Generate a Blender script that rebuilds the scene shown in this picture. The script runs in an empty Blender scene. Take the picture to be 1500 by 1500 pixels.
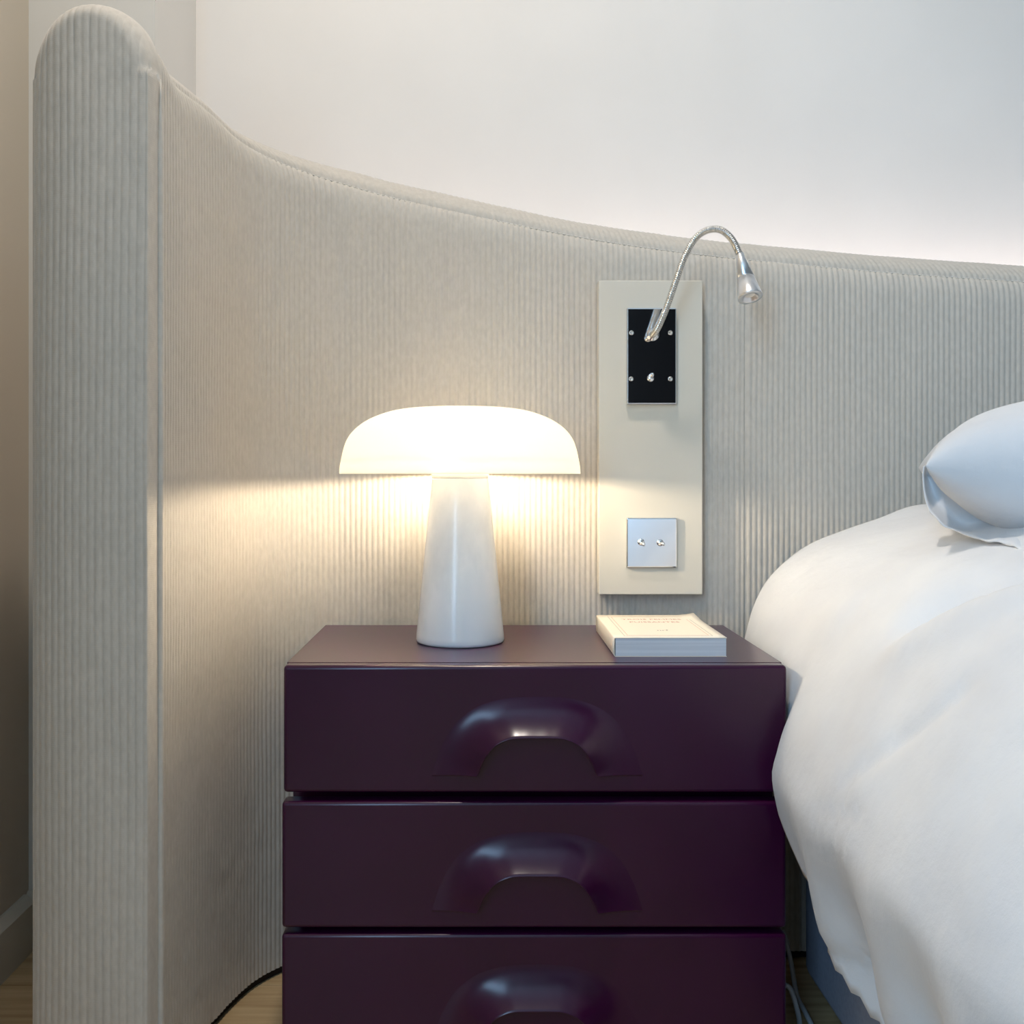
import bpy, bmesh, math, random
from mathutils import Vector, noise
random.seed(7)
scene = bpy.context.scene
COL = scene.collection

# ------------------------------------------------------------------ camera, world, light, exposure
H = 0.74                                   # camera height above the floor
cam_d = bpy.data.cameras.new('camera')
cam_d.sensor_width = 36.0
cam_d.lens = 36.0
cam_d.shift_x = 0.02867
cam_d.shift_y = -0.038
cam_d.clip_start = 0.02
cam = bpy.data.objects.new('camera', cam_d)
COL.objects.link(cam)
cam.location = (0, 0, H)
cam.rotation_euler = (math.radians(90), 0, 0)
scene.camera = cam

w = bpy.data.worlds.new('sky')
scene.world = w
w.use_nodes = True
w.node_tree.nodes['Background'].inputs[0].default_value = (0.62, 0.78, 1.0, 1)
w.node_tree.nodes['Background'].inputs[1].default_value = 1.5

vs = scene.view_settings
vs.view_transform = 'Standard'
vs.look = 'None'
vs.exposure = 0.0
vs.gamma = 1.0
vs.use_curve_mapping = False


def area_light(name, loc, rot, sx, sy, watts, color):
    d = bpy.data.lights.new(name, 'AREA')
    d.shape = 'RECTANGLE'
    d.size = sx
    d.size_y = sy
    d.energy = watts
    d.color = color
    o = bpy.data.objects.new(name, d)
    COL.objects.link(o)
    o.location = loc
    o.rotation_euler = rot
    return o


WIN = (-1.95, -0.55, 0.55, 2.30)           # window opening in the left wall y0,y1,z0,z1
REAR = -2.30
XL = -0.712
area_light('window_daylight', (XL - 0.02, (WIN[0] + WIN[1]) / 2, (WIN[2] + WIN[3]) / 2),
           (0, math.radians(-90), 0), WIN[3] - WIN[2] - 0.1, WIN[1] - WIN[0] - 0.1, 80.0, (0.40, 0.68, 1.0))
CEIL_LAMP = (-0.06, 0.92)
CEIL_W = 20.0
LED_STRENGTH = 36.0
BULB_STRENGTH = 650.0

# ------------------------------------------------------------------ helpers


def new_obj(name, me, mat=None, parent=None, smooth=False):
    o = bpy.data.objects.new(name, me)
    COL.objects.link(o)
    if mat is not None and not me.materials:
        me.materials.append(mat)
    if parent is not None:
        o.parent = parent
    if smooth:
        for p in me.polygons:
            p.use_smooth = True
    return o


def mesh_obj(name, verts, faces, mat, parent=None, smooth=False):
    me = bpy.data.meshes.new(name)
    me.from_pydata([tuple(v) for v in verts], [], faces)
    me.update()
    return new_obj(name, me, mat, parent, smooth)


def bm_obj(name, bm, mat, parent=None, smooth=False):
    bmesh.ops.recalc_face_normals(bm, faces=bm.faces)
    me = bpy.data.meshes.new(name)
    bm.to_mesh(me)
    bm.free()
    return new_obj(name, me, mat, parent, smooth)


def tag(o, label=None, cat=None, group=None, kind=None):
    if label:
        o['label'] = label
    if cat:
        o['category'] = cat
    if group:
        o['group'] = group
    if kind:
        o['kind'] = kind
    return o


def empty(name, loc, label, cat, group=None):
    o = bpy.data.objects.new(name, None)
    COL.objects.link(o)
    o.location = loc
    o.empty_display_size = 0.05
    tag(o, label, cat, group)
    return o


def add_box(bm, x0, x1, y0, y1, z0, z1, bevel=0.0, seg=2):
    vv = [bm.verts.new(p) for p in ((x0, y0, z0), (x1, y0, z0), (x1, y1, z0), (x0, y1, z0),
                                    (x0, y0, z1), (x1, y0, z1), (x1, y1, z1), (x0, y1, z1))]
    fs = [bm.faces.new([vv[i] for i in f]) for f in ((0, 3, 2, 1), (4, 5, 6, 7), (0, 1, 5, 4),
                                                     (1, 2, 6, 5), (2, 3, 7, 6), (3, 0, 4, 7))]
    if bevel > 0:
        es = list({e for f in fs for e in f.edges})
        bmesh.ops.bevel(bm, geom=es, offset=bevel, segments=seg, profile=0.5, affect='EDGES')


def box(name, x0, x1, y0, y1, z0, z1, mat, parent=None, bevel=0.0, seg=2, smooth=False):
    """box in world coordinates (converted to the parent's frame)"""
    if parent is not None:
        l = parent.location
        x0, x1, y0, y1, z0, z1 = x0 - l.x, x1 - l.x, y0 - l.y, y1 - l.y, z0 - l.z, z1 - l.z
    bm = bmesh.new()
    add_box(bm, x0, x1, y0, y1, z0, z1, bevel, seg)
    return bm_obj(name, bm, mat, parent, smooth)


def lathe(profile, seg=64, cap_start=False, cap_end=False):
    verts, faces = [], []
    n = len(profile)
    for k in range(seg):
        a = 2 * math.pi * k / seg
        for r, z in profile:
            verts.append((r * math.cos(a), r * math.sin(a), z))
    for k in range(seg):
        k2 = (k + 1) % seg
        for i in range(n - 1):
            faces.append((k * n + i, k2 * n + i, k2 * n + i + 1, k * n + i + 1))
    if cap_start:
        faces.append([k * n for k in range(seg)][::-1])
    if cap_end:
        faces.append([k * n + n - 1 for k in range(seg)])
    return verts, faces


def catmull(pts, per):
    pts = [Vector(p) for p in pts]
    out = []
    n = len(pts)
    for i in range(n - 1):
        p0 = pts[i - 1] if i > 0 else pts[0] * 2 - pts[1]
        p1, p2 = pts[i], pts[i + 1]
        p3 = pts[i + 2] if i + 2 < n else pts[-1] * 2 - pts[-2]
        for k in range(per):
            t = k / per
            out.append(0.5 * ((2 * p1) + (p2 - p0) * t + (2 * p0 - 5 * p1 + 4 * p2 - p3) * t * t
                              + (3 * p1 - p0 - 3 * p2 + p3) * t ** 3))
    out.append(pts[-1])
    return out


def resample(pts, n):
    d = [0.0]
    for a, b in zip(pts[:-1], pts[1:]):
        d.append(d[-1] + (b - a).length)
    out = []
    j = 0
    for k in range(n):
        t = d[-1] * k / (n - 1)
        while j < len(d) - 2 and d[j + 1] < t:
            j += 1
        f = (t - d[j]) / max(d[j + 1] - d[j], 1e-9)
        out.append(pts[j].lerp(pts[j + 1], min(max(f, 0), 1)))
    return out


def tube(pts, radius, seg=12):
    """radius: number or function of index"""
    verts, faces = [], []
    n = len(pts)
    up = Vector((0, 0, 1))
    t0 = (pts[1] - pts[0]).normalized()
    nrm = t0.cross(up)
    if nrm.length < 1e-3:
        nrm = t0.cross(Vector((1, 0, 0)))
    nrm.normalize()
    for i in range(n):
        t = (pts[min(i + 1, n - 1)] - pts[max(i - 1, 0)]).normalized()
        nrm = (nrm - t * nrm.dot(t)).normalized()
        b = t.cross(nrm)
        r = radius(i) if callable(radius) else radius
        for k in range(seg):
            a = 2 * math.pi * k / seg
            verts.append(pts[i] + (nrm * math.cos(a) + b * math.sin(a)) * r)
    for i in range(n - 1):
        for k in range(seg):
            k2 = (k + 1) % seg
            faces.append((i * seg + k, i * seg + k2, (i + 1) * seg + k2, (i + 1) * seg + k))
    faces.append(list(range(seg))[::-1])
    faces.append([(n - 1) * seg + k for k in range(seg)])
    return verts, faces


def interp(x, xs, ys):
    if x <= xs[0]:
        return ys[0]
    for i in range(len(xs) - 1):
        if x <= xs[i + 1]:
            f = (x - xs[i]) / (xs[i + 1] - xs[i])
            return ys[i] + (ys[i + 1] - ys[i]) * f
    return ys[-1]


def sstep(a, b, x):
    t = min(max((x - a) / (b - a), 0.0), 1.0)
    return t * t * (3 - 2 * t)


# ------------------------------------------------------------------ materials


def srgb(r, g, b):
    f = lambda c: c / 12.92 if c <= 0.04045 else ((c + 0.055) / 1.055) ** 2.4
    return (f(r / 255), f(g / 255), f(b / 255), 1)


def mat(name, col, rough=0.5, metal=0.0, spec=0.5, **kw):
    m = bpy.data.materials.new(name)
    m.use_nodes = True
    b = m.node_tree.nodes['Principled BSDF']
    b.inputs['Base Color'].default_value = col
    b.inputs['Roughness'].default_value = rough
    b.inputs['Metallic'].default_value = metal
    b.inputs['Specular IOR Level'].default_value = spec
    for k, v in kw.items():
        b.inputs[k].default_value = v
    return m


def nd(m, kind, **kw):
    n = m.node_tree.nodes.new(kind)
    for k, v in kw.items():
        setattr(n, k, v)
    return n


def noise_variation(m, col_a, col_b, scale, detail=4.0, stretch=(1, 1, 1), bump=0.0, bump_dist=0.002,
                    lo=0.35, hi=0.65, bump_scale=None):
    nt = m.node_tree
    b = nt.nodes['Principled BSDF']
    tc = nd(m, 'ShaderNodeTexCoord')
    mp = nd(m, 'ShaderNodeMapping')
    mp.inputs['Scale'].default_value = stretch
    nt.links.new(tc.outputs['Object'], mp.inputs['Vector'])
    nz = nd(m, 'ShaderNodeTexNoise')
    nz.inputs['Scale'].default_value = scale
    nz.inputs['Detail'].default_value = detail
    nt.links.new(mp.outputs[0], nz.inputs['Vector'])
    cr = nd(m, 'ShaderNodeValToRGB')
    cr.color_ramp.elements[0].position = lo
    cr.color_ramp.elements[1].position = hi
    cr.color_ramp.elements[0].color = col_a
    cr.color_ramp.elements[1].color = col_b
    nt.links.new(nz.outputs['Fac'], cr.inputs['Fac'])
    nt.links.new(cr.outputs['Color'], b.inputs['Base Color'])
    if bump > 0:
        nb = nz
        if bump_scale:
            nb = nd(m, 'ShaderNodeTexNoise')
            nb.inputs['Scale'].default_value = bump_scale
            nb.inputs['Detail'].default_value = 5.0
            nt.links.new(mp.outputs[0], nb.inputs['Vector'])
        bp = nd(m, 'ShaderNodeBump')
        bp.inputs['Strength'].default_value = bump
        bp.inputs['Distance'].default_value = bump_dist
        nt.links.new(nb.outputs['Fac'], bp.inputs['Height'])
        nt.links.new(bp.outputs['Normal'], b.inputs['Normal'])
    return m


M = {}
M['wall'] = noise_variation(mat('wall_paint', srgb(226, 222, 216), 0.85, spec=0.2), srgb(224, 220, 214),
                            srgb(229, 225, 219), 3.0, bump=0.05, bump_dist=0.001, bump_scale=300)
M['pier'] = mat('pier_paint', srgb(214, 212, 206), 0.85, spec=0.2)
M['wall_side'] = mat('side_wall_paint', srgb(196, 186, 170), 0.85, spec=0.2)
M['wall_rear'] = mat('darkened_taupe_paint', srgb(150, 140, 130), 0.85, spec=0.2)  # unseen walls, toned darker to cut bounced light in the room
M['ceiling'] = mat('ceiling_paint', srgb(236, 234, 230), 0.9, spec=0.1)
M['base'] = mat('baseboard_paint', srgb(196, 190, 176), 0.5, spec=0.4)
# corduroy
m = mat('corduroy', srgb(196, 191, 182), 0.9, spec=0.15)
noise_variation(m, srgb(192, 184, 172), srgb(200, 192, 180), 160.0, 4.0, (1, 1, 0.5))
b = m.node_tree.nodes['Principled BSDF']
b.inputs['Sheen Weight'].default_value = 0.35
b.inputs['Sheen Roughness'].default_value = 0.4
tc = nd(m, 'ShaderNodeTexCoord')
wv = nd(m, 'ShaderNodeTexWave', wave_type='BANDS', bands_direction='Z')
wv.inputs['Scale'].default_value = 130.0
wv.inputs['Distortion'].default_value = 4.0
wv.inputs['Detail'].default_value = 3.0
wv.inputs['Detail Scale'].default_value = 2.0
nz = nd(m, 'ShaderNodeTexNoise')
nz.inputs['Scale'].default_value = 420.0
nz.inputs['Detail'].default_value = 3.0
mx = nd(m, 'ShaderNodeMath', operation='MULTIPLY_ADD')
mx.inputs[1].default_value = 0.45
bp = nd(m, 'ShaderNodeBump')
bp.inputs['Strength'].default_value = 0.22
bp.inputs['Distance'].default_value = 0.0006
L = m.node_tree.links
L.new(tc.outputs['Object'], wv.inputs['Vector'])
L.new(tc.outputs['Object'], nz.inputs['Vector'])
L.new(wv.outputs['Fac'], mx.inputs[0])
L.new(nz.outputs['Fac'], mx.inputs[2])
L.new(mx.outputs[0], bp.inputs['Height'])
L.new(bp.outputs['Normal'], b.inputs['Normal'])
M['corduroy'] = m
M['thread'] = mat('thread', srgb(214, 208, 198), 0.8)
M['dark'] = mat('dark_plinth', srgb(28, 20, 18), 0.7)
# floor oak
m = mat('oak', srgb(186, 158, 118), 0.45)
noise_variation(m, srgb(170, 140, 100), srgb(198, 170, 128), 6.0, 6.0, (0.6, 12, 1), bump=0.1, bump_dist=0.0006)
M['oak'] = m
M['subfloor'] = mat('subfloor', srgb(60, 45, 32), 0.8)
# nightstand lacquer
M['lacquer'] = mat('aubergine_lacquer', srgb(58, 14, 44), 0.34, spec=0.12)
M['lacquer'].node_tree.nodes['Principled BSDF'].inputs['Coat Weight'].default_value = 0.6
M['lacquer'].node_tree.nodes['Principled BSDF'].inputs['Coat Roughness'].default_value = 0.21
noise_variation(M['lacquer'], srgb(46, 3, 38), srgb(50, 4, 42), 8.0, 3.0, bump=0.02, bump_dist=0.0004, bump_scale=260)
M['gap'] = mat('drawer_gap', srgb(14, 6, 12), 0.8)
# marble
M['marble'] = noise_variation(mat('marble', srgb(228, 228, 230), 0.22), srgb(204, 207, 212), srgb(234, 234, 235), 9.0, 9.0,
                              (1, 1, 0.5), lo=0.36, hi=0.52)
M['porcelain'] = mat('white_enamel', srgb(240, 238, 232), 0.35)
# opal shade: a translucent glass shell
m = bpy.data.materials.new('opal_glass')
m.use_nodes = True
nt = m.node_tree
nt.nodes.clear()
out = nd(m, 'ShaderNodeOutputMaterial')
tr = nd(m, 'ShaderNodeBsdfTranslucent')
tr.inputs['Color'].default_value = (1.0, 0.965, 0.88, 1)
df = nd(m, 'ShaderNodeBsdfDiffuse')
df.inputs['Color'].default_value = (0.92, 0.91, 0.88, 1)
gl = nd(m, 'ShaderNodeBsdfGlossy')
gl.inputs['Roughness'].default_value = 0.25
m1 = nd(m, 'ShaderNodeMixShader')
m1.inputs[0].default_value = 0.45
m2 = nd(m, 'ShaderNodeMixShader')
m2.inputs[0].default_value = 0.04
nt.links.new(tr.outputs[0], m1.inputs[1])
nt.links.new(df.outputs[0], m1.inputs[2])
nt.links.new(m1.outputs[0], m2.inputs[1])
nt.links.new(gl.outputs[0], m2.inputs[2])
nt.links.new(m2.outputs[0], out.inputs['Surface'])
M['opal'] = m


def emit(name, col, strength):
    m = bpy.data.materials.new(name)
    m.use_nodes = True
    b = m.node_tree.nodes['Principled BSDF']
    b.inputs['Base Color'].default_value = (0.9, 0.9, 0.9, 1)
    b.inputs['Emission Color'].default_value = col
    b.inputs['Emission Strength'].default_value = strength
    return m


M['bulb'] = emit('bulb_glow', (1.0, 0.84, 0.62, 1), BULB_STRENGTH)
M['led'] = emit('led_glow', (1.0, 0.90, 0.90, 1), LED_STRENGTH)
M['chrome'] = mat('chrome', (0.82, 0.83, 0.85, 1), 0.07, 1.0)
M['steel'] = mat('brushed_nickel', (0.66, 0.64, 0.60, 1), 0.22, 1.0)
M['satin'] = mat('satin_aluminium', (0.80, 0.81, 0.83, 1), 0.28, 1.0)
M['panel'] = mat('beige_panel', srgb(214, 206, 190), 0.35)
noise_variation(M['panel'], srgb(212, 205, 189), srgb(216, 208, 193), 5.0)
M['paper'] = noise_variation(mat('page_edges', srgb(206, 206, 208), 0.8), srgb(196, 197, 200), srgb(214, 214, 216), 14.0, 4.0,
                             (0.4, 0.4, 60))
M['cover'] = mat('cream_cover', srgb(244, 232, 212), 0.6)
M['red_ink'] = mat('red_ink', srgb(205, 150, 125), 0.7)
M['black_ink'] = mat('grey_ink', srgb(170, 158, 146), 0.7)
# linen
m = mat('white_linen', srgb(232, 231, 230), 0.9, spec=0.15)
noise_variation(m, srgb(207, 207, 208), srgb(217, 217, 217), 7.0, 6.0)
b = m.node_tree.nodes['Principled BSDF']
b.inputs['Sheen Weight'].default_value = 0.15
tc = nd(m, 'ShaderNodeTexCoord')
n1 = nd(m, 'ShaderNodeTexNoise')
n1.inputs['Scale'].default_value = 16.0
n1.inputs['Detail'].default_value = 7.0
n1.inputs['Roughness'].default_value = 0.5
n1.inputs['Distortion'].default_value = 0.0
n2 = nd(m, 'ShaderNodeTexNoise')
n2.inputs['Scale'].default_value = 700.0
n2.inputs['Detail'].default_value = 2.0
b1 = nd(m, 'ShaderNodeBump')
b1.inputs['Strength'].default_value = 0.40
b1.inputs['Distance'].default_value = 0.008
b2 = nd(m, 'ShaderNodeBump')
b2.inputs['Strength'].default_value = 0.15
b2.inputs['Distance'].default_value = 0.0006
L = m.node_tree.links
L.new(tc.outputs['Object'], n1.inputs['Vector'])
L.new(tc.outputs['Object'], n2.inputs['Vector'])
L.new(n1.outputs['Fac'], b1.inputs['Height'])
L.new(n2.outputs['Fac'], b2.inputs['Height'])
L.new(b1.outputs['Normal'], b2.inputs['Normal'])
L.new(b2.outputs['Normal'], b.inputs['Normal'])
M['linen'] = m
M['bed_base'] = noise_variation(mat('blue_grey_upholstery', srgb(150, 158, 176), 0.8, spec=0.2), srgb(146, 154, 172),
                                srgb(154, 162, 180), 200.0)
M['mattress'] = mat('mattress_ticking', srgb(226, 226, 228), 0.9)
M['cable'] = mat('white_cable', srgb(214, 218, 222), 0.4)
M['walnut'] = noise_variation(mat('added_door_finish', srgb(16, 12, 11), 0.7, spec=0.1), srgb(12, 9, 9), srgb(20, 15, 13), 8.0, 5.0, (8, 8, 0.6))  # added door's finish, near black for the dark reflection in the chrome plate
m = bpy.data.materials.new('window_glass')
m.use_nodes = True
b = m.node_tree.nodes['Principled BSDF']
b.inputs['Transmission Weight'].default_value = 1.0
b.inputs['Roughness'].default_value = 0.0
b.inputs['IOR'].default_value = 1.45
M['glass'] = m

# ------------------------------------------------------------------ room shell
XR, YB, ZC = 3.0, 1.836, 2.62
PX, PY = -0.514, 1.606                     # right edge and front face of the wall pier
fl = box('floor', XL - 0.1, XR + 0.1, REAR - 0.1, YB + 0.1, -0.06, -0.014, M['subfloor'])
tag(fl, 'light oak plank floor running beneath the corduroy headboard and bed', 'floor', kind='structure')
yy = REAR
row = 0
PW = 0.135
while yy < YB:
    x = XL - random.uniform(0, 1.1)
    y1 = min(yy + PW - 0.0012, YB)
    while x < XR:
        x1 = x + 1.35
        a, c = max(x, XL), min(x1 - 0.0012, XR)
        if c - a > 0.02:
            box('plank', a, c, yy, y1, -0.014, 0.0, M['oak'], fl)
        x = x1
    yy += PW
    row += 1


def wall(name, x0, x1, y0, y1, z0, z1, mt, label):
    return tag(box(name, x0, x1, y0, y1, z0, z1, mt), label, 'wall', kind='structure')


wall('wall_back', PX, XR, YB, YB + 0.1, 0, ZC, M['wall'], 'pale painted wall behind the headboard, glowing along its lower edge')
wall('wall_pier', XL, PX, PY, YB + 0.1, 0, ZC, M['pier'], 'narrow grey white wall pier behind the rounded headboard wing')
wall('wall_right', XR, XR + 0.1, REAR, YB + 0.1, 0, ZC, M['wall_rear'], 'taupe painted wall on the far side of the bed')
tag(box('ceiling', XL - 0.1, XR + 0.1, REAR - 0.1, YB + 0.1, ZC, ZC + 0.08, M['ceiling']),
    'plain white ceiling over the bedroom', 'ceiling', kind='structure')
bm = bmesh.new()
for a in ((REAR, WIN[0], 0, ZC), (WIN[0], WIN[1], 0, WIN[2]), (WIN[0], WIN[1], WIN[3], ZC), (WIN[1], YB + 0.1, 0, ZC)):
    add_box(bm, XL - 0.1, XL, a[0], a[1], a[2], a[3])
tag(bm_obj('wall_left', bm, M['wall_side']), 'beige side wall with baseboard beside the headboard wing', 'wall', kind='structure')
wall('wall_rear', XL, XR, REAR - 0.1, REAR, 0, ZC, M['wall_rear'], 'taupe painted wall with the added dark door, facing the bed')
# window: sill, frame, mullion, panes
wy0, wy1, wz0, wz1 = WIN
wym = (wy0 + wy1) / 2
win = tag(box('window_1', XL - 0.09, XL + 0.02, wy0, wy1, wz0 - 0.03, wz0, M['base']),
          'tall white framed window letting in blue daylight', 'window', kind='structure')
for nm, a in (('window_frame', (wy0, wy0 + 0.05, wz0, wz1)), ('window_frame', (wy1 - 0.05, wy1, wz0, wz1)),
              ('window_frame', (wy0 + 0.05, wy1 - 0.05, wz1 - 0.05, wz1)), ('window_frame', (wy0 + 0.05, wy1 - 0.05, wz0, wz0 + 0.05)),
              ('window_mullion', (wym - 0.02, wym + 0.02, wz0 + 0.05, wz1 - 0.05))):
    box(nm, XL - 0.08, XL - 0.035, a[0], a[1], a[2], a[3], M['base'], win)
for a in ((wy0 + 0.05, wym - 0.02), (wym + 0.02, wy1 - 0.05)):
    box('pane', XL - 0.062, XL - 0.056, a[0], a[1], wz0 + 0.05, wz1 - 0.05, M['glass'], win)
# unseen dark door on the rear wall, added so the lamp plate mirrors black
dr = tag(box('added_door_1', 0.52, 1.42, REAR, REAR + 0.035, 0.0, 2.10, M['walnut'], bevel=0.003),
         'unseen dark door opposite the bed, added for the black reflection in the lamp plate', 'door', kind='structure')
for z0, z1 in ((0.15, 0.95), (1.1, 1.98)):
    box('door_panel', 0.66, 1.28, REAR + 0.035, REAR + 0.045, z0, z1, M['walnut'], dr, bevel=0.006)
box('door_handle', 0.57, 0.68, REAR + 0.06, REAR + 0.075, 1.02, 1.04, M['steel'], dr, bevel=0.005)
box('door_handle_rose', 0.565, 0.60, REAR + 0.035, REAR + 0.062, 1.01, 1.05, M['steel'], dr, bevel=0.004)
# baseboards


def baseboard(name, prof_pts, axis, a0, a1, at, label):
    """prof_pts: (out, z) from the wall; swept along an axis"""
    v, f = [], []
    n = len(prof_pts)
    for t in (a0, a1):
        for o, z in prof_pts:
            v.append((at + o, t, z) if axis == 'y' else (t, at - o, z))
    for i in range(n):
        j = (i + 1) % n
        f.append((i, j, n + j, n + i))
    f += [list(range(n))[::-1], list(range(n, 2 * n))]
    bm = bmesh.new()
    vv = [bm.verts.new(p) for p in v]
    for q in f:
        bm.faces.new([vv[i] for i in q])
    return tag(bm_obj(name, bm, M['base']), label, 'baseboard', kind='structure')


PROF = [(0, 0), (0.016, 0), (0.016, 0.074), (0.004, 0.086), (0, 0.086)]
baseboard('baseboard_left', PROF, 'y', REAR, PY - 0.0162, XL, 'painted baseboard with bevelled top along the beige side wall')
baseboard('baseboard_pier', PROF, 'x', XL, PX, PY, 'painted baseboard at the foot of the wall pier')
baseboard('baseboard_back', PROF, 'x', PX, XR, YB, 'painted baseboard along the wall behind the headboard')

# ceiling lamp (recessed round downlight)
cl = empty('ceiling_downlight', (CEIL_LAMP[0], CEIL_LAMP[1], ZC), 'round white downlight in the ceiling above the bedside', 'light')
v, f = lathe([(0.11, 0.0), (0.14, 0.0), (0.14, -0.012), (0.112, -0.012), (0.11, 0.0)], 48)
mesh_obj('trim_ring', v, f, M['porcelain'], cl, True)
v, f = lathe([(0.0005, -0.003), (0.112, -0.003)], 48)
mesh_obj('diffuser', v, f, M['porcelain'], cl)
d = bpy.data.lights.new('downlight_lamp', 'AREA')
d.shape = 'DISK'
d.size = 0.15
d.energy = CEIL_W
d.color = (1.0, 0.91, 0.82)
o = bpy.data.objects.new('downlight_lamp', d)
COL.objects.link(o)
o.location = (0, 0, -0.006)
o.parent = cl

# ------------------------------------------------------------------ headboard
PATH = [(-0.3782, 1.2058), (-0.3734, 1.2556), (-0.3669, 1.3052), (-0.3587, 1.3545), (-0.3528, 1.3839), (-0.3458, 1.4131),
        (-0.3370, 1.4417), (-0.3254, 1.4694), (-0.3095, 1.4948), (-0.2899, 1.5174), (-0.2665, 1.5362), (-0.2402, 1.5505),
        (-0.2114, 1.5584), (-0.1715, 1.5600), (-0.1315, 1.5600), (0.1, 1.56), (0.4, 1.56), (0.7, 1.56), (1.0, 1.56), (1.4, 1.56),
        (1.8, 1.56), (2.2, 1.56)]
KN = [0, .06, .12, .18, .25, .32, .4, .5, .65, .85, 1.1, 1.4, 1.8, 3.0]
ZK = [0.4432, 0.4457, 0.4482, 0.4464, 0.4355, 0.4267, 0.4125, 0.3851, 0.352, 0.3149, 0.2855, 0.262, 0.245, 0.235]
kspl = catmull([(a, b_, 0) for a, b_ in zip(KN, ZK)], 12)
KX = [p.x for p in kspl]
KZ = [p.y for p in kspl]
TH = 0.145
RR = TH / 2
RIB = 8.08 * 1.56 / 1500
Z0 = 0.012
path = catmull([(a, b_, 0) for a, b_ in PATH], 24)
plen = [0.0]
for a, b_ in zip(path[:-1], path[1:]):
    plen.append(plen[-1] + (b_ - a).length)
SEAM_PHI = math.radians(31)


class PathSampler:
    def __init__(self):
        self.j = 0

    def at(self, s):
        while self.j < len(plen) - 2 and plen[self.j + 1] < s:
            self.j += 1
        while self.j > 0 and plen[self.j] > s:
            self.j -= 1
        j = self.j
        f = (s - plen[j]) / max(plen[j + 1] - plen[j], 1e-9)
        p = path[j].lerp(path[j + 1], f)
        t0 = (path[min(j + 1, len(path) - 1)] - path[max(j - 1, 0)]).normalized()
        t1 = (path[min(j + 2, len(path) - 1)] - path[j]).normalized()
        t = t0.lerp(t1, f).normalized()
        return p, t


PS = PathSampler()
HB = empty('headboard', (0.4, 1.63, 0), 'greige corduroy headboard with curved wing and rounded top, standing behind nightstand and bed', 'headboard')
HBL = Vector((0.4, 1.63, 0))


def rib(u):
    return 0.0025 * (abs(math.sin(math.pi * u)) ** 0.5 - 0.75)


def zc_at(s):
    return H + interp(s, KX, KZ) + 0.022 * sstep(0.07, 0.0, s)


def sweep(name, s0, s1, rows, step=RIB / 6, ribs=True, edge0=True, edge1=True):
    """rows: list of ('z', fraction 0..1 from bottom to arc start) / ('a', angle) / ('b', fraction down the back), + seam sink"""
    n = max(2, int(round((s1 - s0) / step)) + 1)
    verts, faces = [], []
    nr = len(rows)
    for i in range(n):
        s = s0 + (s1 - s0) * i / (n - 1)
        p, t = PS.at(s)
        nin = Vector((t.y, -t.x, 0))
        zc = zc_at(s)
        es = 0.0
        if edge0:
            es += 0.0025 * math.exp(-((s - s0) / 0.0016) ** 2)
        if edge1:
            es += 0.0025 * math.exp(-((s1 - s) / 0.0016) ** 2)
        for kind, val, sink in rows:
            if kind == 'z':
                z = Z0 + (zc - Z0) * val
                nn, q = nin, p.copy()
                q.z = z
            elif kind == 'a':
                q = p - nin * RR * (1 - math.cos(val))
                q.z = zc + RR * math.sin(val)
                nn = nin * math.cos(val) + Vector((0, 0, math.sin(val)))
            else:
                q = p - nin * TH
                q.z = zc + (Z0 - zc) * val
                nn = -nin
            dsp = -sink - es
            if ribs:
                wob = 0.12 * noise.noise(Vector((s * 9, q.z * 5, 3.1)))
                lean = 0.0
                if kind == 'a':
                    lean = 1.6 * max(0.0, val - SEAM_PHI)
                dsp += rib(s / RIB + wob + lean)
                lump = 0.0006 * noise.noise(Vector((s * 30, q.z * 30, 0))) + 0.0016 * noise.noise(Vector((s * 6, q.z * 4, 7)))
                low = sstep(0.75, 0.15, q.z) * sstep(0.4, 0.2, s)
                lump += low * 0.0009 * noise.noise(Vector((s * 60, q.z * 42, 5)))
                dsp += lump
            q = q + nn * dsp
            verts.append(q - HBL)
    for i in range(n - 1):
        for k in range(nr - 1):
            faces.append((i * nr + k, (i + 1) * nr + k, (i + 1) * nr + k + 1, i * nr + k + 1))
    return mesh_obj(name, verts, faces, M['corduroy'], HB, True)


S_SEAM = None
for i, p in enumerate(path):
    if p.x >= (1091 - 707) / 1500 * 1.56:
        S_SEAM = plen[i]
        break
S_END = plen[-1]


def sk(ang):
    return 0.0032 * math.exp(-((ang - SEAM_PHI) / 0.045) ** 2)


NZ = 30
rows_front = [('z', i / NZ, 0) for i in range(NZ + 1)] + [('a', SEAM_PHI * k / 7, sk(SEAM_PHI * k / 7)) for k in range(1, 8)]
rows_low = [('z', i / 46, 0) for i in range(47)] + rows_front[NZ + 1:]
sweep('front_panel', 0.0, S_SEAM, [('z', i / 110, 0) for i in range(111)] + rows_front[NZ + 1:], RIB / 5)
sweep('front_panel', S_SEAM, S_END, rows_front, RIB / 5)
A1 = math.pi - 0.2
rows_top = []
for k in range(15):
    a = SEAM_PHI + (A1 - SEAM_PHI) * (k / 14) ** 1.3
    rows_top.append(('a', a, sk(a)))
tb = sweep('top_band', 0.0, S_END, rows_top, RIB / 5, edge1=False)
sweep('back_panel', 0.0, S_END, [('a', A1, 0), ('a', math.pi - 0.1, 0), ('b', 0, 0), ('b', 0.5, 0), ('b', 1, 0)], 0.01, ribs=False)
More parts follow.
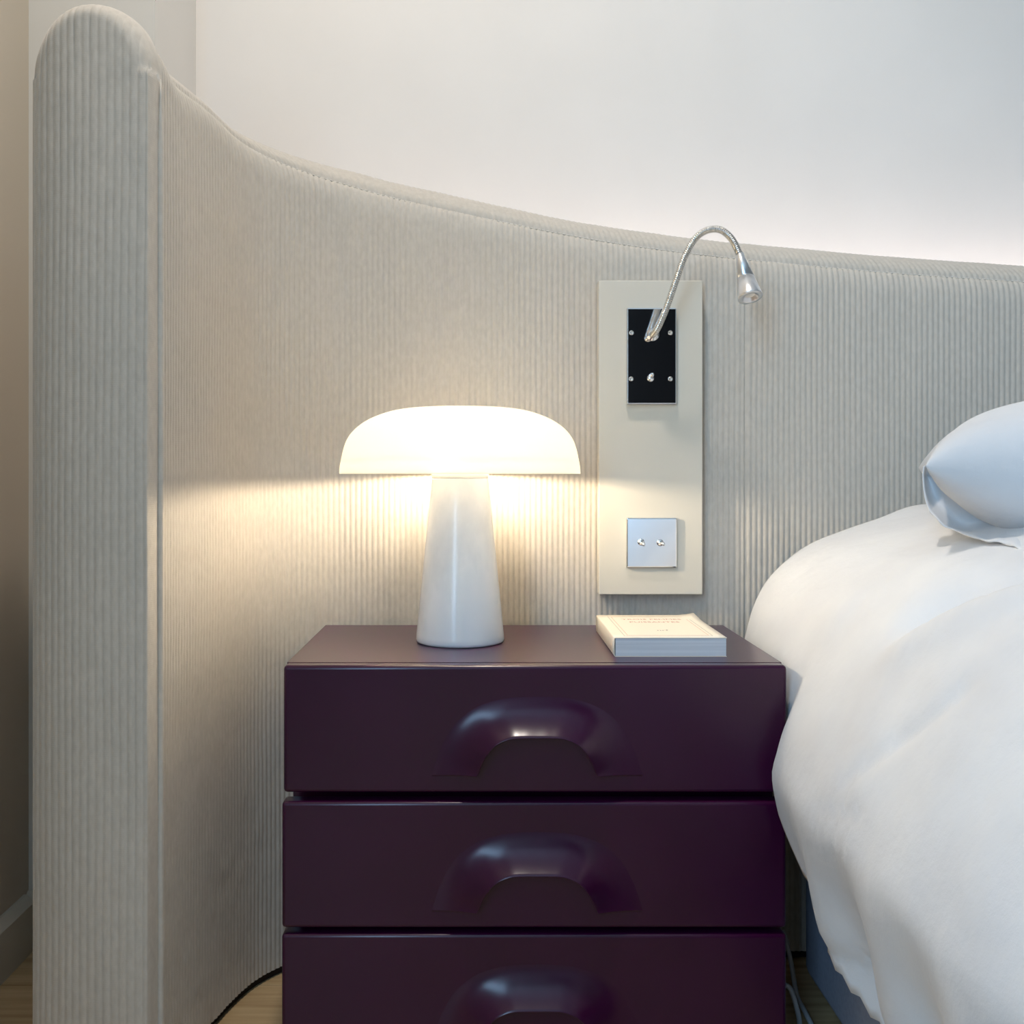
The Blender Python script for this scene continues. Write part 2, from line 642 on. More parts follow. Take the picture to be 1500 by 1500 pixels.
# stitches along the top seam
verts, faces = [], []
s = 0.13
while s < S_END - 0.02:
    p, t = PS.at(s)
    nin = Vector((t.y, -t.x, 0))
    zc = zc_at(s)
    c = p - nin * RR * (1 - math.cos(SEAM_PHI))
    c.z = zc + RR * math.sin(SEAM_PHI)
    nn = nin * math.cos(SEAM_PHI) + Vector((0, 0, math.sin(SEAM_PHI)))
    p2, _ = PS.at(s + 0.004)
    tt = Vector((t.x, t.y, (zc_at(s + 0.004) - zc) / 0.004)).normalized()
    bb = nn.cross(tt)
    c = c - nn * 0.0028 - HBL
    i0 = len(verts)
    for a in (-1, 1):
        for e_, g in ((-1, -1), (1, -1), (1, 1), (-1, 1)):
            verts.append(c + tt * 0.0022 * a + bb * 0.0006 * e_ + nn * 0.0008 * g)
    faces += [tuple(i0 + q for q in f_) for f_ in ((0, 1, 2, 3), (7, 6, 5, 4), (0, 4, 5, 1), (1, 5, 6, 2), (2, 6, 7, 3), (3, 7, 4, 0))]
    s += 0.0062
st = mesh_obj('stitching', verts, faces, M['thread'], HB)
st['kind'] = 'stuff'

# rounded end cap (front of the wing)


def end_cap():
    p, t = PS.at(0.0)
    nin = Vector((t.y, -t.x, 0))
    fw = -t
    zc = zc_at(0.0)
    pitch = 0.0094
    CT = 1.18
    WD = TH * 1.085
    na = int(WD / pitch * 8)
    nrow = 90
    verts, faces = [], []
    RC = WD / 2

    def fall(dist, rad):
        if dist >= rad:
            return 1.0
        g = 1 - max(dist, 0) / rad
        return math.sqrt(max(1 - g * g, 0.0))
    for i in range(na + 1):
        q = i / na
        a = WD * (0.5 - 0.5 * math.cos(math.pi * q)) * 0.4 + WD * q * 0.6
        hw = math.sqrt(max(RC * RC - (a - RC) ** 2, 0.0))
        zt = zc + hw * CT * RR / RC
        for k in range(nrow + 1):
            f_ = 1 - (1 - k / nrow) ** 1.9
            z = Z0 + (zt - Z0) * f_
            d_in, d_out = a, WD - a
            d_top = RC - math.hypot(a - RC, (z - zc) / CT * RC / RR) if z > zc else 1.0
            F = 0.034 * fall(d_in, 0.005) * fall(d_out, 0.085) * (fall(d_top, 0.022) if z > zc else 1.0)
            F *= 0.88 + 0.12 * math.sin(math.pi * a / WD)
            F -= 0.003 * fall(0.004 - d_in, 0.004) if d_in < 0.004 else 0.0
            u = a / pitch + 0.10 * noise.noise(Vector((a * 30, z * 4, 1.0))) + (0.35 * sstep(zc - 0.5, zc, z))
            edge = min(1.0, d_in / 0.004, d_out / 0.006, max(d_top, 0) / 0.006)
            dsp = (rib(u) * 0.8 + 0.0006 * noise.noise(Vector((a * 40, z * 30, 9)))
                   + 0.002 * noise.noise(Vector((a * 12, z * 5, 4)))) * max(edge, 0)
            v_ = p - nin * a + fw * (F + dsp)
            v_.z = z
            verts.append(v_ - HBL)
    for i in range(na):
        for k in range(nrow):
            faces.append((i * (nrow + 1) + k, i * (nrow + 1) + k + 1, (i + 1) * (nrow + 1) + k + 1, (i + 1) * (nrow + 1) + k))
    # skirt: the cap's outline turned back over the wing
    rim = [i * (nrow + 1) + nrow for i in range(int(na * 0.22), na + 1)] + [na * (nrow + 1) + k for k in range(nrow - 1, -1, -1)]
    base = len(verts)
    for st_, (bk, sh) in enumerate(((0.012, 0.001), (0.035, 0.008), (0.055, 0.022))):
        for r_ in rim:
            q = verts[r_] + HBL
            a_ = -(q - p).dot(nin)
            z_ = q.z
            inw = Vector((0, 0, -1)) if z_ > zc else Vector((0, 0, 0))
            side = nin * (a_ / WD)
            verts.append(verts[r_] - fw * bk + (inw + side) * sh)
    nrim = len(rim)
    for k in range(nrim - 1):
        faces.append((rim[k], base + k, base + k + 1, rim[k + 1]))
        for st_ in range(2):
            b0 = base + st_ * nrim
            faces.append((b0 + k, b0 + nrim + k, b0 + nrim + k + 1, b0 + k + 1))
    o = mesh_obj('end_cap', verts, faces, M['corduroy'], HB, True)
    o['label'] = 'rounded corduroy end of the wing'
    # far end cap, plain
    p, t = PS.at(S_END - 1e-4)
    nin = Vector((t.y, -t.x, 0))
    zc = zc_at(S_END)
    ring = [p.copy()] + [p - nin * RR * (1 - math.cos(x)) + Vector((0, 0, zc + RR * math.sin(x))) for x in [math.pi * k / 16 for k in range(17)]] + [p - nin * TH]
    ring[0].z = Z0
    ring[-1].z = Z0
    mesh_obj('end_cap', [q - HBL for q in ring], [list(range(len(ring)))], M['corduroy'], HB)


end_cap()
# rolled seam allowance where the cap meets the inner panel
p, t = PS.at(0.0)
nin = Vector((t.y, -t.x, 0))
fold = [p + nin * 0.0016 - t * 0.006 + Vector((0, 0, Z0 + (zc_at(0.0) - 0.004 - Z0) * k / 60)) for k in range(61)]
fold = [q + nin * 0.0012 * noise.noise(Vector((0, 0, q.z * 6))) - HBL for q in fold]
v, f = tube(fold, lambda i: 0.0036 * min(1.0, (61 - i) / 5), 10)
mesh_obj('seam_fold', v, f, M['corduroy'], HB, True)
# dark recessed plinth
verts, faces = [], []
n = 120
for i in range(n):
    p, t = PS.at(0.01 + (S_END - 0.02) * (i / (n - 1)) ** 2)
    nin = Vector((t.y, -t.x, 0))
    for off, z in ((0.006, 0.0), (0.006, 0.0135), (TH - 0.006, 0.0135), (TH - 0.006, 0.0)):
        q = p - nin * off
        q.z = z
        verts.append(q - HBL)
for i in range(n - 1):
    for k in range(4):
        faces.append((i * 4 + k, i * 4 + (k + 1) % 4, (i + 1) * 4 + (k + 1) % 4, (i + 1) * 4 + k))
faces += [(0, 1, 2, 3), tuple((n - 1) * 4 + k for k in (3, 2, 1, 0))]
mesh_obj('plinth', verts, faces, M['dark'], HB)
# led strip hidden behind the headboard
led = empty('led_strip', (1.2, 1.712, 0.90), 'white light strip behind the headboard washing the wall above the bed', 'light')
box('channel', -0.46, 2.15, 1.706, 1.716, 0.89, 0.91, M['steel'], led)
box('diffuser', -0.46, 2.15, 1.716, 1.722, 0.89, 0.91, M['led'], led)

# ------------------------------------------------------------------ nightstand
NX0, NX1, NYF, NYB, NZT = -0.235, 0.359, 1.207, 1.53, 0.513
NC = (NX0 + NX1) / 2
NS = empty('nightstand', (NC, (NYF + NYB) / 2, 0), 'dark aubergine lacquered nightstand with three drawers beside the bed', 'nightstand')
bm = bmesh.new()
nl = NS.location
add_box(bm, NX0 + 0.0006 - nl.x, NX1 - 0.0006 - nl.x, NYF + 0.06 - nl.y, NYB - nl.y, 0.03, NZT - 0.0005)
add_box(bm, NX0 + 0.0006 - nl.x, NX1 - 0.0006 - nl.x, NYF + 0.0212 - nl.y, NYB - 0.0005 - nl.y, NZT - 0.02, NZT)
bm_obj('body', bm, M['lacquer'], NS)
box('plinth', NX0 + 0.03, NX1 - 0.03, NYF + 0.05, NYB - 0.02, 0.0, 0.03, M['gap'], NS)
PXM = 0.000805
HI = [(697, 1138), (700.5, 1132), (706, 1118), (713.5, 1105), (727, 1091), (748, 1082.5), (768, 1081), (787, 1081)]
HO = [(618, 1138), (624, 1118), (638, 1086), (660, 1053), (692, 1029), (728, 1017), (760, 1013), (787, 1012)]
HI = HI + [(1574 - x, y) for x, y in HI[-2::-1]]
HO = HO + [(1574 - x, y) for x, y in HO[-2::-1]]
DEPTH = 0.026
HBASE = H - (1138 - 693) / 1500 * NYF          # world height of the lower end of the pull on the top drawer


def dep(py):
    return DEPTH * (0.55 + 0.45 * sstep(1140, 1092, py))


def on_face(px, py, depth):
    y_ = NYF - depth
    return Vector(((px - 707) / 1500 * y_ - 0.064, H - (py - 693) / 1500 * y_ - HBASE, depth))


ci = catmull([on_face(x, y, dep(y)) for x, y in HI], 6)
co = catmull([on_face(x, y, 0.0) for x, y in HO], 6)
hv, hf = [], []
NV = 22
nu = len(ci)
for i in range(nu):
    dd = ci[i].z
    for k in range(NV + 1):
        t = k / NV
        p = co[i].lerp(ci[i], t)
        hgt = dd * t ** 2.2
        hv.append((p.x, -hgt + 0.0004 * (1 - t), p.y))
    # rolled lip then wall going back to the drawer face
    for q, (dz, hy) in enumerate(((-0.0008, dd + 0.0001), (-0.0014, dd - 0.0008), (-0.0010, dd - 0.003), (0.0, dd * 0.4), (0.001, -0.0006))):
        dirn = Vector((ci[i].x, ci[i].y - 0.012, 0)).normalized()
        p = ci[i] + dirn * dz
        hv.append((p.x, -hy, p.y))
RW = NV + 6
for i in range(nu - 1):
    for k in range(RW - 1):
        hf.append((i * RW + k, i * RW + k + 1, (i + 1) * RW + k + 1, (i + 1) * RW + k))
hf.append([k for k in range(RW)][::-1])
hf.append([(nu - 1) * RW + k for k in range(RW)])
bm = bmesh.new()
vv = [bm.verts.new(p) for p in hv]
for q in hf:
    bm.faces.new([vv[i] for i in q])
bmesh.ops.recalc_face_normals(bm, faces=bm.faces)
hme = bpy.data.meshes.new('handle')
bm.to_mesh(hme)
bm.free()
hme.materials.append(M['lacquer'])
for p in hme.polygons:
    p.use_smooth = len(p.vertices) == 4
for i, (z0, z1, dy) in enumerate(((0.3630, NZT, 0.0), (0.2050, 0.3535, 0.004), (0.0500, 0.1985, 0.005))):
    dx = 0.0 if i == 0 else 0.0012
    dw = box('drawer', NX0 - dx, NX1 + (0 if i == 0 else -0.002), NYF - dy, NYF + 0.021, z0, z1, M['lacquer'], NS, bevel=0.0045, seg=5)
    for p in dw.data.polygons:
        p.use_smooth = p.area < 0.004
    h = new_obj('handle', hme, None, dw)
    h.location = (0.064 - NC, NYF - dy - (NYF + NYB) / 2, z0 + HBASE - 0.3630)
    h['label'] = 'moulded arch pull flaring from the drawer face'

# ------------------------------------------------------------------ table lamp
LX, LY = -0.0303, 1.383
TLp = empty('table_lamp', (LX, LY, NZT), 'lit mushroom lamp with opal shade and white marble base on nightstand', 'lamp')
BH = 0.738 - NZT
v, f = lathe([(0.0005, 0.0), (0.0555, 0.0), (0.0585, 0.0012), (0.0594, 0.004), (0.0590, 0.010), (0.0382, BH - 0.007), (0.0378, BH - 0.005), (0.0005, BH - 0.005)], 96)
mb = mesh_obj('base', v, f, M['marble'], TLp, True)
mb['label'] = 'tapered white marble base'
v, f = lathe([(0.0005, BH - 0.005), (0.0378, BH - 0.005), (0.0383, BH - 0.004), (0.0383, BH + 0.001), (0.0370, BH + 0.002), (0.0005, BH + 0.002)], 64)
mesh_obj('collar', v, f, M['porcelain'], TLp, True)
v, f = lathe([(0.0005, BH + 0.002), (0.012, BH + 0.002), (0.012, BH + 0.007), (0.0005, BH + 0.007)], 32)
mesh_obj('socket', v, f, M['porcelain'], TLp, True)
v, f = lathe([(0.0005, BH + 0.007)] + [(0.015 * math.sin(math.pi * k / 16) + 0.0004, BH + 0.022 - 0.015 * math.cos(math.pi * k / 16)) for k in range(1, 17)], 32)
mesh_obj('bulb', v, f, M['bulb'], TLp, True)
prof = [(585, 432), (583, 400), (578, 370), (565, 310), (546, 262), (516, 222), (472, 186), (420, 158), (350, 133), (280, 119), (190, 112), (110, 108), (0.5, 106)]
K = 1.383 / 1500 / 3.333
cp = catmull([(r * K, (432 - z) * K, 0) for r, z in prof], 5)
outer = [(max(p.x, 0.0004), BH + 0.001 + p.y) for p in cp]
inner = [(max(r - 0.0035, 0.0003), z - (0.0035 if i_ > 10 else 0.0)) for i_, (r, z) in enumerate(outer)]
v, f = lathe(inner[::-1] + outer, 96)
mesh_obj('shade', v, f, M['opal'], TLp, True)['label'] = 'glowing opal glass mushroom shade'

# ------------------------------------------------------------------ book
BX0, BX1, BY0, BY1, BT = 0.163, 0.302, 1.266, 1.468, 0.0232
BK = empty('book', ((BX0 + BX1) / 2, (BY0 + BY1) / 2, NZT), 'cream paperback book lying on the nightstand', 'book')
box('pages', BX0 + 0.0015, BX1 - 0.0008, BY0 + 0.0006, BY1 - 0.0006, NZT + 0.0007, NZT + BT - 0.0007, M['paper'], BK)
bm = bmesh.new()
l = BK.location
zt = NZT + BT
# curling top cover, back cover and spine as one folded sheet
sec = [(BX1, NZT), (BX0 + 0.001, NZT), (BX0, NZT + 0.0012), (BX0 - 0.0003, NZT + BT * 0.5), (BX0, zt - 0.0012), (BX0 + 0.001, zt), (BX0 + 0.05, zt), (BX1 - 0.022, zt), (BX1 - 0.010, zt), (BX1, zt)]
ny = 9
th = 0.0006
grid = []
for j in range(ny):
    y = BY0 + (BY1 - BY0) * j / (ny - 1)
    rowv = []
    for i, (x, z) in enumerate(sec):
        lift = 0.0
        if i >= 8:
            lift = 0.0034 * sstep(0.72, 1.0, j / (ny - 1)) * ((i - 7) / 2) ** 1.5
        rowv.append(bm.verts.new((x - l.x, y - l.y, z + lift - l.z)))
    grid.append(rowv)
for j in range(ny - 1):
    for i in range(len(sec) - 1):
        bm.faces.new((grid[j][i], grid[j][i + 1], grid[j + 1][i + 1], grid[j + 1][i]))
cv = bm_obj('cover', bm, M['cover'], BK, True)
sm = cv.modifiers.new('thick', 'SOLIDIFY')
sm.thickness = th
sm.offset = 0


def text_part(name, body, size, x, y, z, mt, parent, sx=1.0):
    cu = bpy.data.curves.new(name, 'FONT')
    cu.body = body
    cu.size = size
    cu.align_x = 'CENTER'
    cu.align_y = 'CENTER'
    cu.resolution_u = 2
    cu.extrude = 0.00004
    tmp = bpy.data.objects.new(name, cu)
    COL.objects.link(tmp)
    bpy.context.view_layer.update()
    me = bpy.data.meshes.new_from_object(tmp.evaluated_get(bpy.context.evaluated_depsgraph_get()))
    bpy.data.objects.remove(tmp)
    me.materials.clear()
    for vt in me.vertices:
        vt.co.x *= sx
    o = new_obj(name, me, mt, parent)
    o.location = Vector((x, y, z)) - parent.location
    return o


bxc = (BX0 + BX1) / 2
zi = zt + th / 2 + 0.0001
text_part('title_lettering', 'TROIS FEMMES', 0.0128, bxc + 0.002, 1.424, zi, M['red_ink'], cv.parent)
text_part('title_lettering', 'PUISSANTES', 0.0128, bxc + 0.002, 1.398, zi, M['red_ink'], cv.parent)
text_part('publisher_lettering', 'nrf', 0.013, bxc, 1.325, zi, M['black_ink'], cv.parent)


def frame_lines(x0, x1, y0, y1, wd, mt):
    bm = bmesh.new()
    for a in ((x0, x1, y0, y0 + wd), (x0, x1, y1 - wd, y1), (x0, x0 + wd, y0 + wd, y1 - wd), (x1 - wd, x1, y0 + wd, y1 - wd)):
        add_box(bm, a[0] - l.x, a[1] - l.x, a[2] - l.y, a[3] - l.y, zi - l.z, zi + 0.00005 - l.z)
    return bm_obj('cover_border', bm, mt, BK)


frame_lines(BX0 + 0.014, BX1 - 0.014, BY0 + 0.014, BY1 - 0.016, 0.0006, M['black_ink'])
frame_lines(BX0 + 0.0185, BX1 - 0.0185, BY0 + 0.0185, BY1 - 0.0205, 0.0005, M['red_ink'])

# ------------------------------------------------------------------ bedside panel, reading lamp, switch
YP = 1.535
CP = empty('bedside_panel', (0.2535, YP + 0.012, 0.557), 'tall beige panel on the headboard carrying the reading lamp and switches', 'panel')
box('board', 0.1740, 0.3297, YP, YP + 0.0242, 0.5578, 1.0287, M['panel'], CP, bevel=0.0012)


def P3(px, py, y):
    return Vector(((px - 707) / 1500 * y, y, H + (693 - py) / 1500 * y))


def screw(parent, px, py, y, r=0.0036):
    c = P3(px, py, y) - parent.location
    v, f = lathe([(0.0002, 0.0), (r * 0.35, 0.0), (r * 0.4, 0.0009), (r * 0.7, 0.0014), (r * 0.95, 0.0010), (r, 0.0)], 16)
    v = [(c.x + x, c.y - z, c.z + y_) for x, y_, z in v]
    mesh_obj('screw', v, [q[::-1] for q in f], M['steel'], parent, True)


def toggle(parent, px, py, y, dirn):
    c = P3(px, py, y) - parent.location
    v, f = lathe([(0.0052, 0.0), (0.0050, 0.0012), (0.0036, 0.0022), (0.0003, 0.0026)], 16)
    v = [(c.x + x, c.y - z, c.z + y_) for x, y_, z in v]
    mo = mesh_obj('toggle_base', v, [q[::-1] for q in f], M['chrome'], parent, True)
    d_ = Vector(dirn).normalized()
    pts = [c + d_ * 0.0015 * k for k in range(9)]
    rad = [0.0016, 0.0016, 0.0018, 0.0021, 0.0025, 0.0028, 0.0028, 0.0022, 0.0008]
    v, f = tube(pts, lambda i: rad[i], 10)
    mesh_obj('toggle', v, f, M['chrome'], parent, True)


def framed_plate(parent, px0, px1, py0, py1, y_back, depth, name='plate'):
    """chrome plate: bevelled mirror face"""
    a = P3(px0, py1, y_back - depth)
    b_ = P3(px1, py0, y_back - depth)
    return box(name, a.x, b_.x, y_back - depth, y_back, a.z, b_.z, M['chrome'], parent, bevel=0.0022, seg=3, smooth=False)


RL = empty('reading_lamp', (0.2535, YP - 0.004, 0.88), 'chrome gooseneck reading lamp on a black mirror plate set in the beige panel', 'lamp')
framed_plate(RL, 918, 991.5, 450.5, 592.5, YP, 0.009)
for px, py in ((925, 487.5), (982, 487.5), (924.5, 555), (982, 555)):
    screw(RL, px, py, YP - 0.0091)
toggle(RL, 953, 554, YP - 0.0091, (0.15, -0.8, 0.5))
G = [(956, 489, 1.527), (956, 490, 1.512), (958, 488, 1.498), (965, 477, 1.486), (978, 446, 1.474), (990, 412, 1.464), (1003, 376, 1.455), (1019, 349, 1.447),
     (1037, 337, 1.441), (1056, 337, 1.435), (1071, 349, 1.430), (1080, 365, 1.426), (1085, 379, 1.423)]
gp = resample(catmull([P3(*g) for g in G], 16), 420)
gp = [p - RL.location for p in gp]
v, f = tube(gp, lambda i: 0.0048 + 0.0006 * math.sin(i * 2 * math.pi / 4.2), 14)
mesh_obj('gooseneck', v, f, M['steel'], RL, True)
c0 = P3(956, 490, YP - 0.0091) - RL.location
v, f = lathe([(0.0002, 0.0), (0.0095, 0.0), (0.0095, 0.002), (0.0070, 0.004), (0.0062, 0.010), (0.0002, 0.010)], 24)
mesh_obj('neck_socket', [(c0.x + x, c0.y - z, c0.z + y_) for x, y_, z in v], [q[::-1] for q in f], M['chrome'], RL, True)
h0 = P3(1083.5, 372, 1.425) - RL.location
h1 = P3(1099, 436, 1.398) - RL.location
ax = (h1 - h0)
hl = ax.length
ax.normalize()
e1 = ax.cross(Vector((0, 0, 1))).normalized()
e2 = ax.cross(e1)


def head_part(name, profile, mt, parent=RL):
    v, f = lathe(profile, 40)
    v = [h0 + e1 * x + e2 * y_ + ax * z for x, y_, z in v]
    return mesh_obj(name, v, f, mt, parent, True)


hd = head_part('lamp_head', [(0.0003, 0.0), (0.0056, 0.0), (0.0058, 0.004), (0.0064, 0.008), (0.0118, hl * 0.545), (0.0110, hl * 0.55), (0.0110, hl * 0.565), (0.0120, hl * 0.57),
                             (0.0170, hl * 0.97), (0.0172, hl * 0.985), (0.0168, hl), (0.0105, hl), (0.0095, hl - 0.004), (0.0003, hl - 0.005)], M['satin'])
head_part('lens', [(0.0003, hl - 0.0035), (0.005, hl - 0.0038), (0.0085, hl - 0.0046)], M['porcelain'])

SW = empty('light_switch', (0.2535, YP - 0.004, 0.60), 'square chrome switch plate with two toggles low on the beige panel', 'switch')
framed_plate(SW, 917.5, 992, 758.5, 832, YP, 0.007)
toggle(SW, 939, 794, YP - 0.0071, (0.30, -0.85, -0.35))
toggle(SW, 967, 795, YP - 0.0071, (0.35, -0.85, -0.15))

# ------------------------------------------------------------------ bed
BD = empty('bed', (1.2, 0.55, 0), 'bed with smooth blue grey base under white linen', 'bed')
bm = bmesh.new()
add_box(bm, 0.448 - 1.2, 1.93 - 1.2, -0.45 - 0.55, 1.47 - 0.55, 0.045, 0.33)
ve = [e for e in bm.edges if abs(e.verts[0].co.z - e.verts[1].co.z) > 0.1]
bmesh.ops.bevel(bm, geom=ve, offset=0.06, segments=8, profile=0.5, affect='EDGES')
he = [e for e in bm.edges if abs(e.verts[0].co.z - e.verts[1].co.z) < 1e-5 and len(e.link_faces) == 2 and abs(e.link_faces[0].normal.z - e.link_faces[1].normal.z) > 0.5]
bmesh.ops.bevel(bm, geom=he, offset=0.012, segments=3, profile=0.5, affect='EDGES')
bo = bm_obj('base', bm, M['bed_base'], BD, True)
bo['label'] = 'blue grey upholstered bed base'
box('mattress', 0.475, 1.90, -0.42, 1.535, 0.33, 0.59, M['mattress'], BD, bevel=0.05, seg=5, smooth=True)
for lx, ly in ((0.56, -0.3), (1.82, -0.3), (0.56, 1.3), (1.82, 1.3)):
    v, f = lathe([(0.0003, 0.0), (0.018, 0.0), (0.024, 0.05), (0.0003, 0.05)], 20)
    mesh_obj('leg', [(x + lx - 1.2, y + ly - 0.55, z) for x, y, z in v], f, M['dark'], BD, True)

# duvet ---------------------------------------------------------------
RIGHT = [(1.985, 0.25), (1.99, 0.36), (1.98, 0.48), (1.94, 0.58), (1.85, 0.635), (1.65, 0.652), (1.35, 0.652), (1.05, 0.650), (0.85, 0.652), (0.73, 0.668)]
FAR = RIGHT + [(0.644, 0.690), (0.575, 0.668), (0.486, 0.636), (0.430, 0.596), (0.400, 0.548), (0.387, 0.501), (0.381, 0.455), (0.380, 0.415), (0.381, 0.375), (0.382, 0.34), (0.384, 0.31), (0.386, 0.28), (0.387, 0.25)]
MID = RIGHT + [(0.644, 0.681), (0.575, 0.659), (0.490, 0.627), (0.434, 0.588), (0.402, 0.541), (0.381, 0.493), (0.371, 0.45), (0.369, 0.41), (0.371, 0.375), (0.374, 0.34), (0.378, 0.31), (0.381, 0.28), (0.384, 0.25)]
NEAR = RIGHT + [(0.644, 0.680), (0.575, 0.663), (0.490, 0.629), (0.432, 0.578), (0.392, 0.522), (0.360, 0.464), (0.341, 0.417), (0.335, 0.392), (0.342, 0.355), (0.357, 0.305), (0.368, 0.272), (0.379, 0.25), (0.384, 0.12)]
HY = [0.60, 0.80, 0.93, 0.99, 1.02, 1.05, 1.10, 1.14, 1.17, 1.19, 1.23, 1.5]
HZ = [0.13, 0.14, 0.165, 0.207, 0.239, 0.254, 0.273, 0.301, 0.352, 0.368, 0.36, 0.34]


def duvet_profile(y):
    k1 = sstep(1.170, 1.212, y)
    k2 = sstep(1.25, 1.5, y)
    pts = []
    for a, b_, c in zip(NEAR, MID, FAR):
        n_ = Vector((a[0], a[1], 0)).lerp(Vector((b_[0], b_[1], 0)), k1)
        pts.append(n_.lerp(Vector((c[0], c[1], 0)), k2))
    cp_ = catmull(pts, 8)
    hz = interp(y, HY, HZ)
    cut = len(cp_)
    for i in range(len(cp_) // 2, len(cp_)):
        if cp_[i].y < hz:
            cut = i + 1
            break
    return resample(cp_[:cut], NCOL)


NCOL = 220
ys = []
y = -0.55
while y < 0.6:
    ys.append(y)
    y += 0.03
while y < 1.52:
    ys.append(y)
    y += 0.0085
dv, dfc = [], []


def crease(x, y, x0, y0, x1, y1, wd):
    """signed distance to a crease line and fade along it"""
    dx, dy = x1 - x0, y1 - y0
    ll = math.hypot(dx, dy)
    t = ((x - x0) * dx + (y - y0) * dy) / ll / ll
    dist = ((x - x0) * dy - (y - y0) * dx) / ll
    return dist / wd, sstep(-0.1, 0.15, t) * sstep(1.15, 0.85, t)


for y in ys:
    pr = duvet_profile(y)
    for i, p in enumerate(pr):
        x, z = p.x, p.y
        a = pr[max(i - 1, 0)]
        b_ = pr[min(i + 1, NCOL - 1)]
        tx, tz = b_.x - a.x, b_.y - a.y
        ll = math.hypot(tx, tz) + 1e-9
        nx, nz_ = tz / ll, -tx / ll           # outward normal of the section
        dsp = 0.0
        near = sstep(1.22, 1.05, y)
        dsp += 0.007 * noise.noise(Vector((x * 5, y * 5, z * 5))) * (0.4 + 0.6 * near)
        dsp += 0.0022 * noise.noise(Vector((x * 17, y * 13, z * 17 + 4)))
        # folds hanging from the edge
        if x < 0.6:
            low = sstep(0.42, 0.22, z)
            dsp += 0.020 * low * math.sin((y - 1.005) * 2 * math.pi / 0.17) * sstep(1.16, 1.04, y)
            # the sunken fold on the shoulder of the duvet
            d_, f_ = crease(x, y, 0.440, 1.055, 0.60, 0.79, 0.026)
            g_ = math.exp(-(d_ / (1.5 if d_ < 0 else 0.75)) ** 2)
            dsp += f_ * (-0.036 * g_ + 0.012 * math.exp(-((d_ - 1.5) / 0.7) ** 2)) * sstep(0.5, 0.57, z)
            # soft diagonal creases
            d_, f_ = crease(y, z, 0.86, 0.56, 0.98, 0.44, 0.010)
            dsp -= 0.006 * f_ * math.exp(-d_ * d_)
            d_, f_ = crease(y, z, 0.92, 0.43, 1.02, 0.40, 0.008)
            dsp -= 0.004 * f_ * math.exp(-d_ * d_)
        if y > 1.19 and z < 0.53:
            dsp = min(dsp, 0.002)
        dz = -0.05 * sstep(1.485, 1.52, y) if y > 1.485 else 0.0
        xx = x + nx * dsp
        if y > 1.196 and z < 0.52:
            xx = max(xx, 0.3635)
        dv.append((xx - 1.1, y - 0.5, z + nz_ * dsp + dz))
for j in range(len(ys) - 1):
    for i in range(NCOL - 1):
        dfc.append((j * NCOL + i, j * NCOL + i + 1, (j + 1) * NCOL + i + 1, (j + 1) * NCOL + i))
du = mesh_obj('duvet', [(x, y, z) for x, y, z in dv], dfc, M['linen'], None, True)
du.location = (1.1, 0.5, 0)
tag(du, 'rumpled white linen duvet draped over the bed and its side', 'bedding')
sm = du.modifiers.new('thick', 'SOLIDIFY')
sm.thickness = 0.006
sm.offset = -1

# pillow --------------------------------------------------------------
PC = Vector((0.912, 1.30, 0.748))
PL = empty('pillow', (PC.x, PC.y, PC.z - 0.08), 'white linen pillow lying on the bed against the corduroy headboard', 'pillow')
off = PC - PL.location


def pillow_shape(hx, hy, hz, nu_=80, nv_=56):
    v, f = [], []
    for side in (1, -1):
        for j in range(nv_ + 1):
            for i in range(nu_ + 1):
                a = -math.cos(math.pi * i / nu_)
                c = -math.cos(math.pi * j / nv_)
                # square with slightly drawn-in sides
                x = hx * a * (1 - 0.07 * (1 - a * a) - 0.10 * (1 - c * c) * 0)
                x = hx * a * (1 - 0.05 * (1 - c * c))
                y = hy * c * (1 - 0.08 * (1 - a * a))
                z = hz * side * (max(1 - abs(a) ** 4.0, 0) ** 0.45) * (max(1 - abs(c) ** 3.0, 0) ** 0.36)
                q = Vector((x, y, z))
                g = min(1.0, abs(z) / 0.02)
                q.z += g * side * (0.011 * noise.noise(q * 8 + Vector((3, 1, 2))) + 0.004 * noise.noise(q * 24))
                q = Vector((q.x + hx, q.y, q.z))
                ca, sa = math.cos(math.radians(-22)), math.sin(math.radians(-22))
                q = Vector((q.x * ca - q.y * sa - hx, q.x * sa + q.y * ca, q.z))
                v.append(q + off)
    n1_ = (nu_ + 1) * (nv_ + 1)
    for s_ in range(2):
        for j in range(nv_):
            for i in range(nu_):
                b0 = s_ * n1_ + j * (nu_ + 1) + i
                q = (b0, b0 + 1, b0 + nu_ + 2, b0 + nu_ + 1)
                f.append(q if s_ == 0 else q[::-1])
    return v, f


v, f = pillow_shape(0.356, 0.19, 0.090)
bm = bmesh.new()
vv = [bm.verts.new(p) for p in v]
for q in f:
    bm.faces.new([vv[i] for i in q])
bmesh.ops.remove_doubles(bm, verts=bm.verts, dist=0.0004)
for _ in range(14):
    bmesh.ops.smooth_vert(bm, verts=bm.verts, factor=0.5, use_axis_x=True, use_axis_y=True, use_axis_z=True)
bm_obj('pillow_body', bm, M['linen'], PL, True)
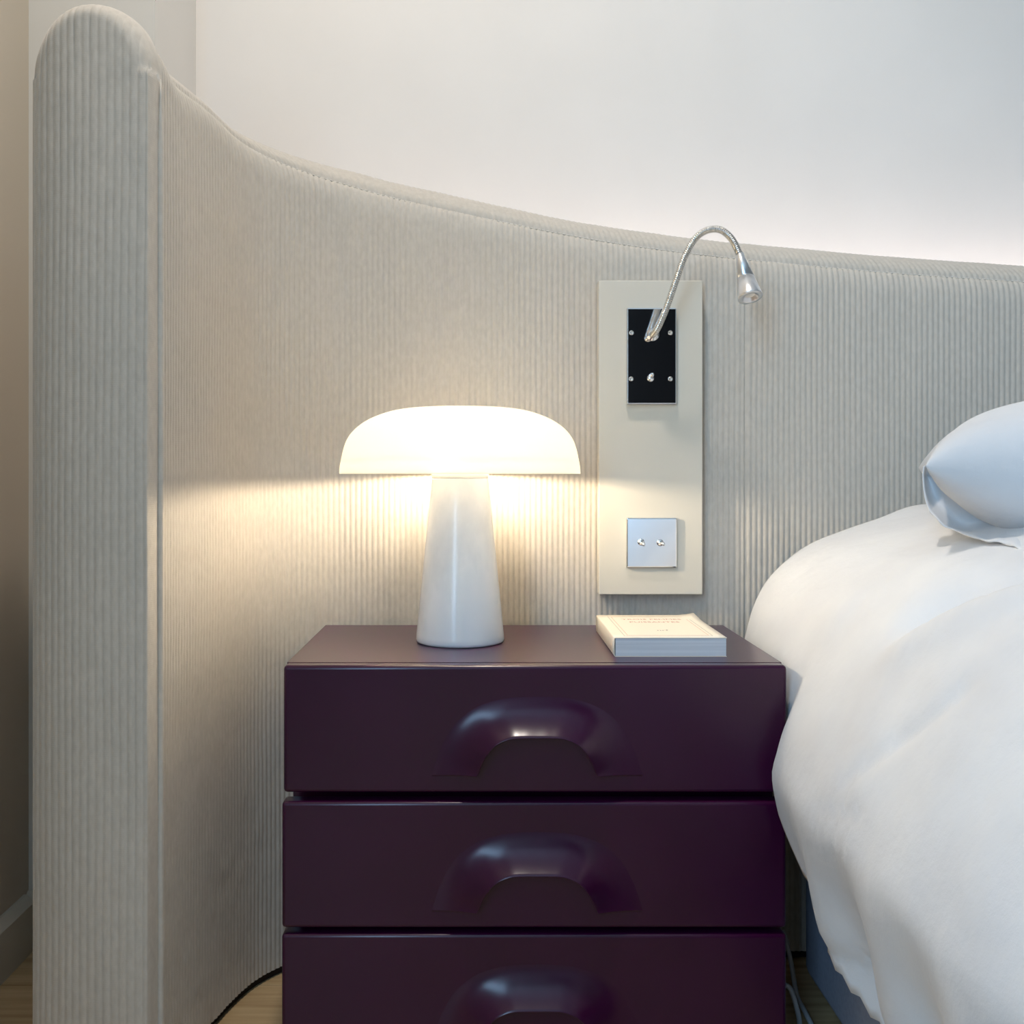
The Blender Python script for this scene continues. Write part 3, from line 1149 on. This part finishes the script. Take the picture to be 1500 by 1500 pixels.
# the loose open end of the pillow case: from the body down to the hem
hem = [P3(1352, 684, 1.215), P3(1351, 700, 1.215), P3(1357, 738, 1.21), P3(1374, 764, 1.19), P3(1400, 780, 1.175), P3(1440, 791, 1.12), P3(1474, 797, 1.085), P3(1502, 808, 1.05), P3(1560, 818, 1.03)]
top = [P3(1354, 683, 1.225), P3(1372, 697, 1.225), P3(1392, 722, 1.215), P3(1417, 744, 1.20), P3(1447, 755, 1.185), P3(1480, 757, 1.17), P3(1500, 755, 1.165), P3(1530, 754, 1.16), P3(1580, 756, 1.15)]
hem = catmull(hem, 14)
top = catmull(top, 14)
fv, ff = [], []
NR = 14
for i, (a, b_) in enumerate(zip(top, hem)):
    for k in range(NR + 1):
        t = k / NR
        q = a.lerp(b_, t)
        # the cloth tucks back under the pillow before it runs out to the hem
        sag = math.sin(math.pi * t) * 0.022 * sstep(0, 14, i)
        q = q + Vector((0.3 * sag, sag * 1.0, -0.10 * sag))
        q.z += 0.004 * noise.noise(q * 22) * sstep(0, 0.3, t) + 0.0008 * math.sin(i * 0.5 + 3 * noise.noise(q * 25)) * t ** 3
        fv.append(q - PL.location)
for i in range(len(top) - 1):
    for k in range(NR):
        ff.append((i * (NR + 1) + k, (i + 1) * (NR + 1) + k, (i + 1) * (NR + 1) + k + 1, i * (NR + 1) + k + 1))
fo = mesh_obj('case_flange', fv, ff, M['linen'], PL, True)
fo['label'] = 'loose open hem of the pillow case'
sm = fo.modifiers.new('thick', 'SOLIDIFY')
sm.thickness = 0.0018

# cables on the floor between nightstand and bed ------------------------
for nm, lab, pts in (('power_cable', 'white cable looping up from the floor next to the nightstand', [(0.40, 1.43, 0.004), (0.402, 1.42, 0.02), (0.408, 1.41, 0.035), (0.420, 1.40, 0.036), (0.426, 1.39, 0.015), (0.424, 1.37, 0.004), (0.41, 1.33, 0.004)]),
                     ('power_cable', 'white cable lying straight on the floor close to the bed base', [(0.446, 1.52, 0.06), (0.446, 1.50, 0.05), (0.444, 1.47, 0.03), (0.442, 1.44, 0.005), (0.44, 1.40, 0.005), (0.437, 1.34, 0.005)])):
    cpts = catmull(pts, 10)
    base = Vector(cpts[-1])
    v, f = tube([p - base for p in cpts], 0.0034, 10)
    o = mesh_obj(nm, v, f, M['cable'], None, True)
    o.location = base
    tag(o, lab, 'cable', 'cables beside the bed base')
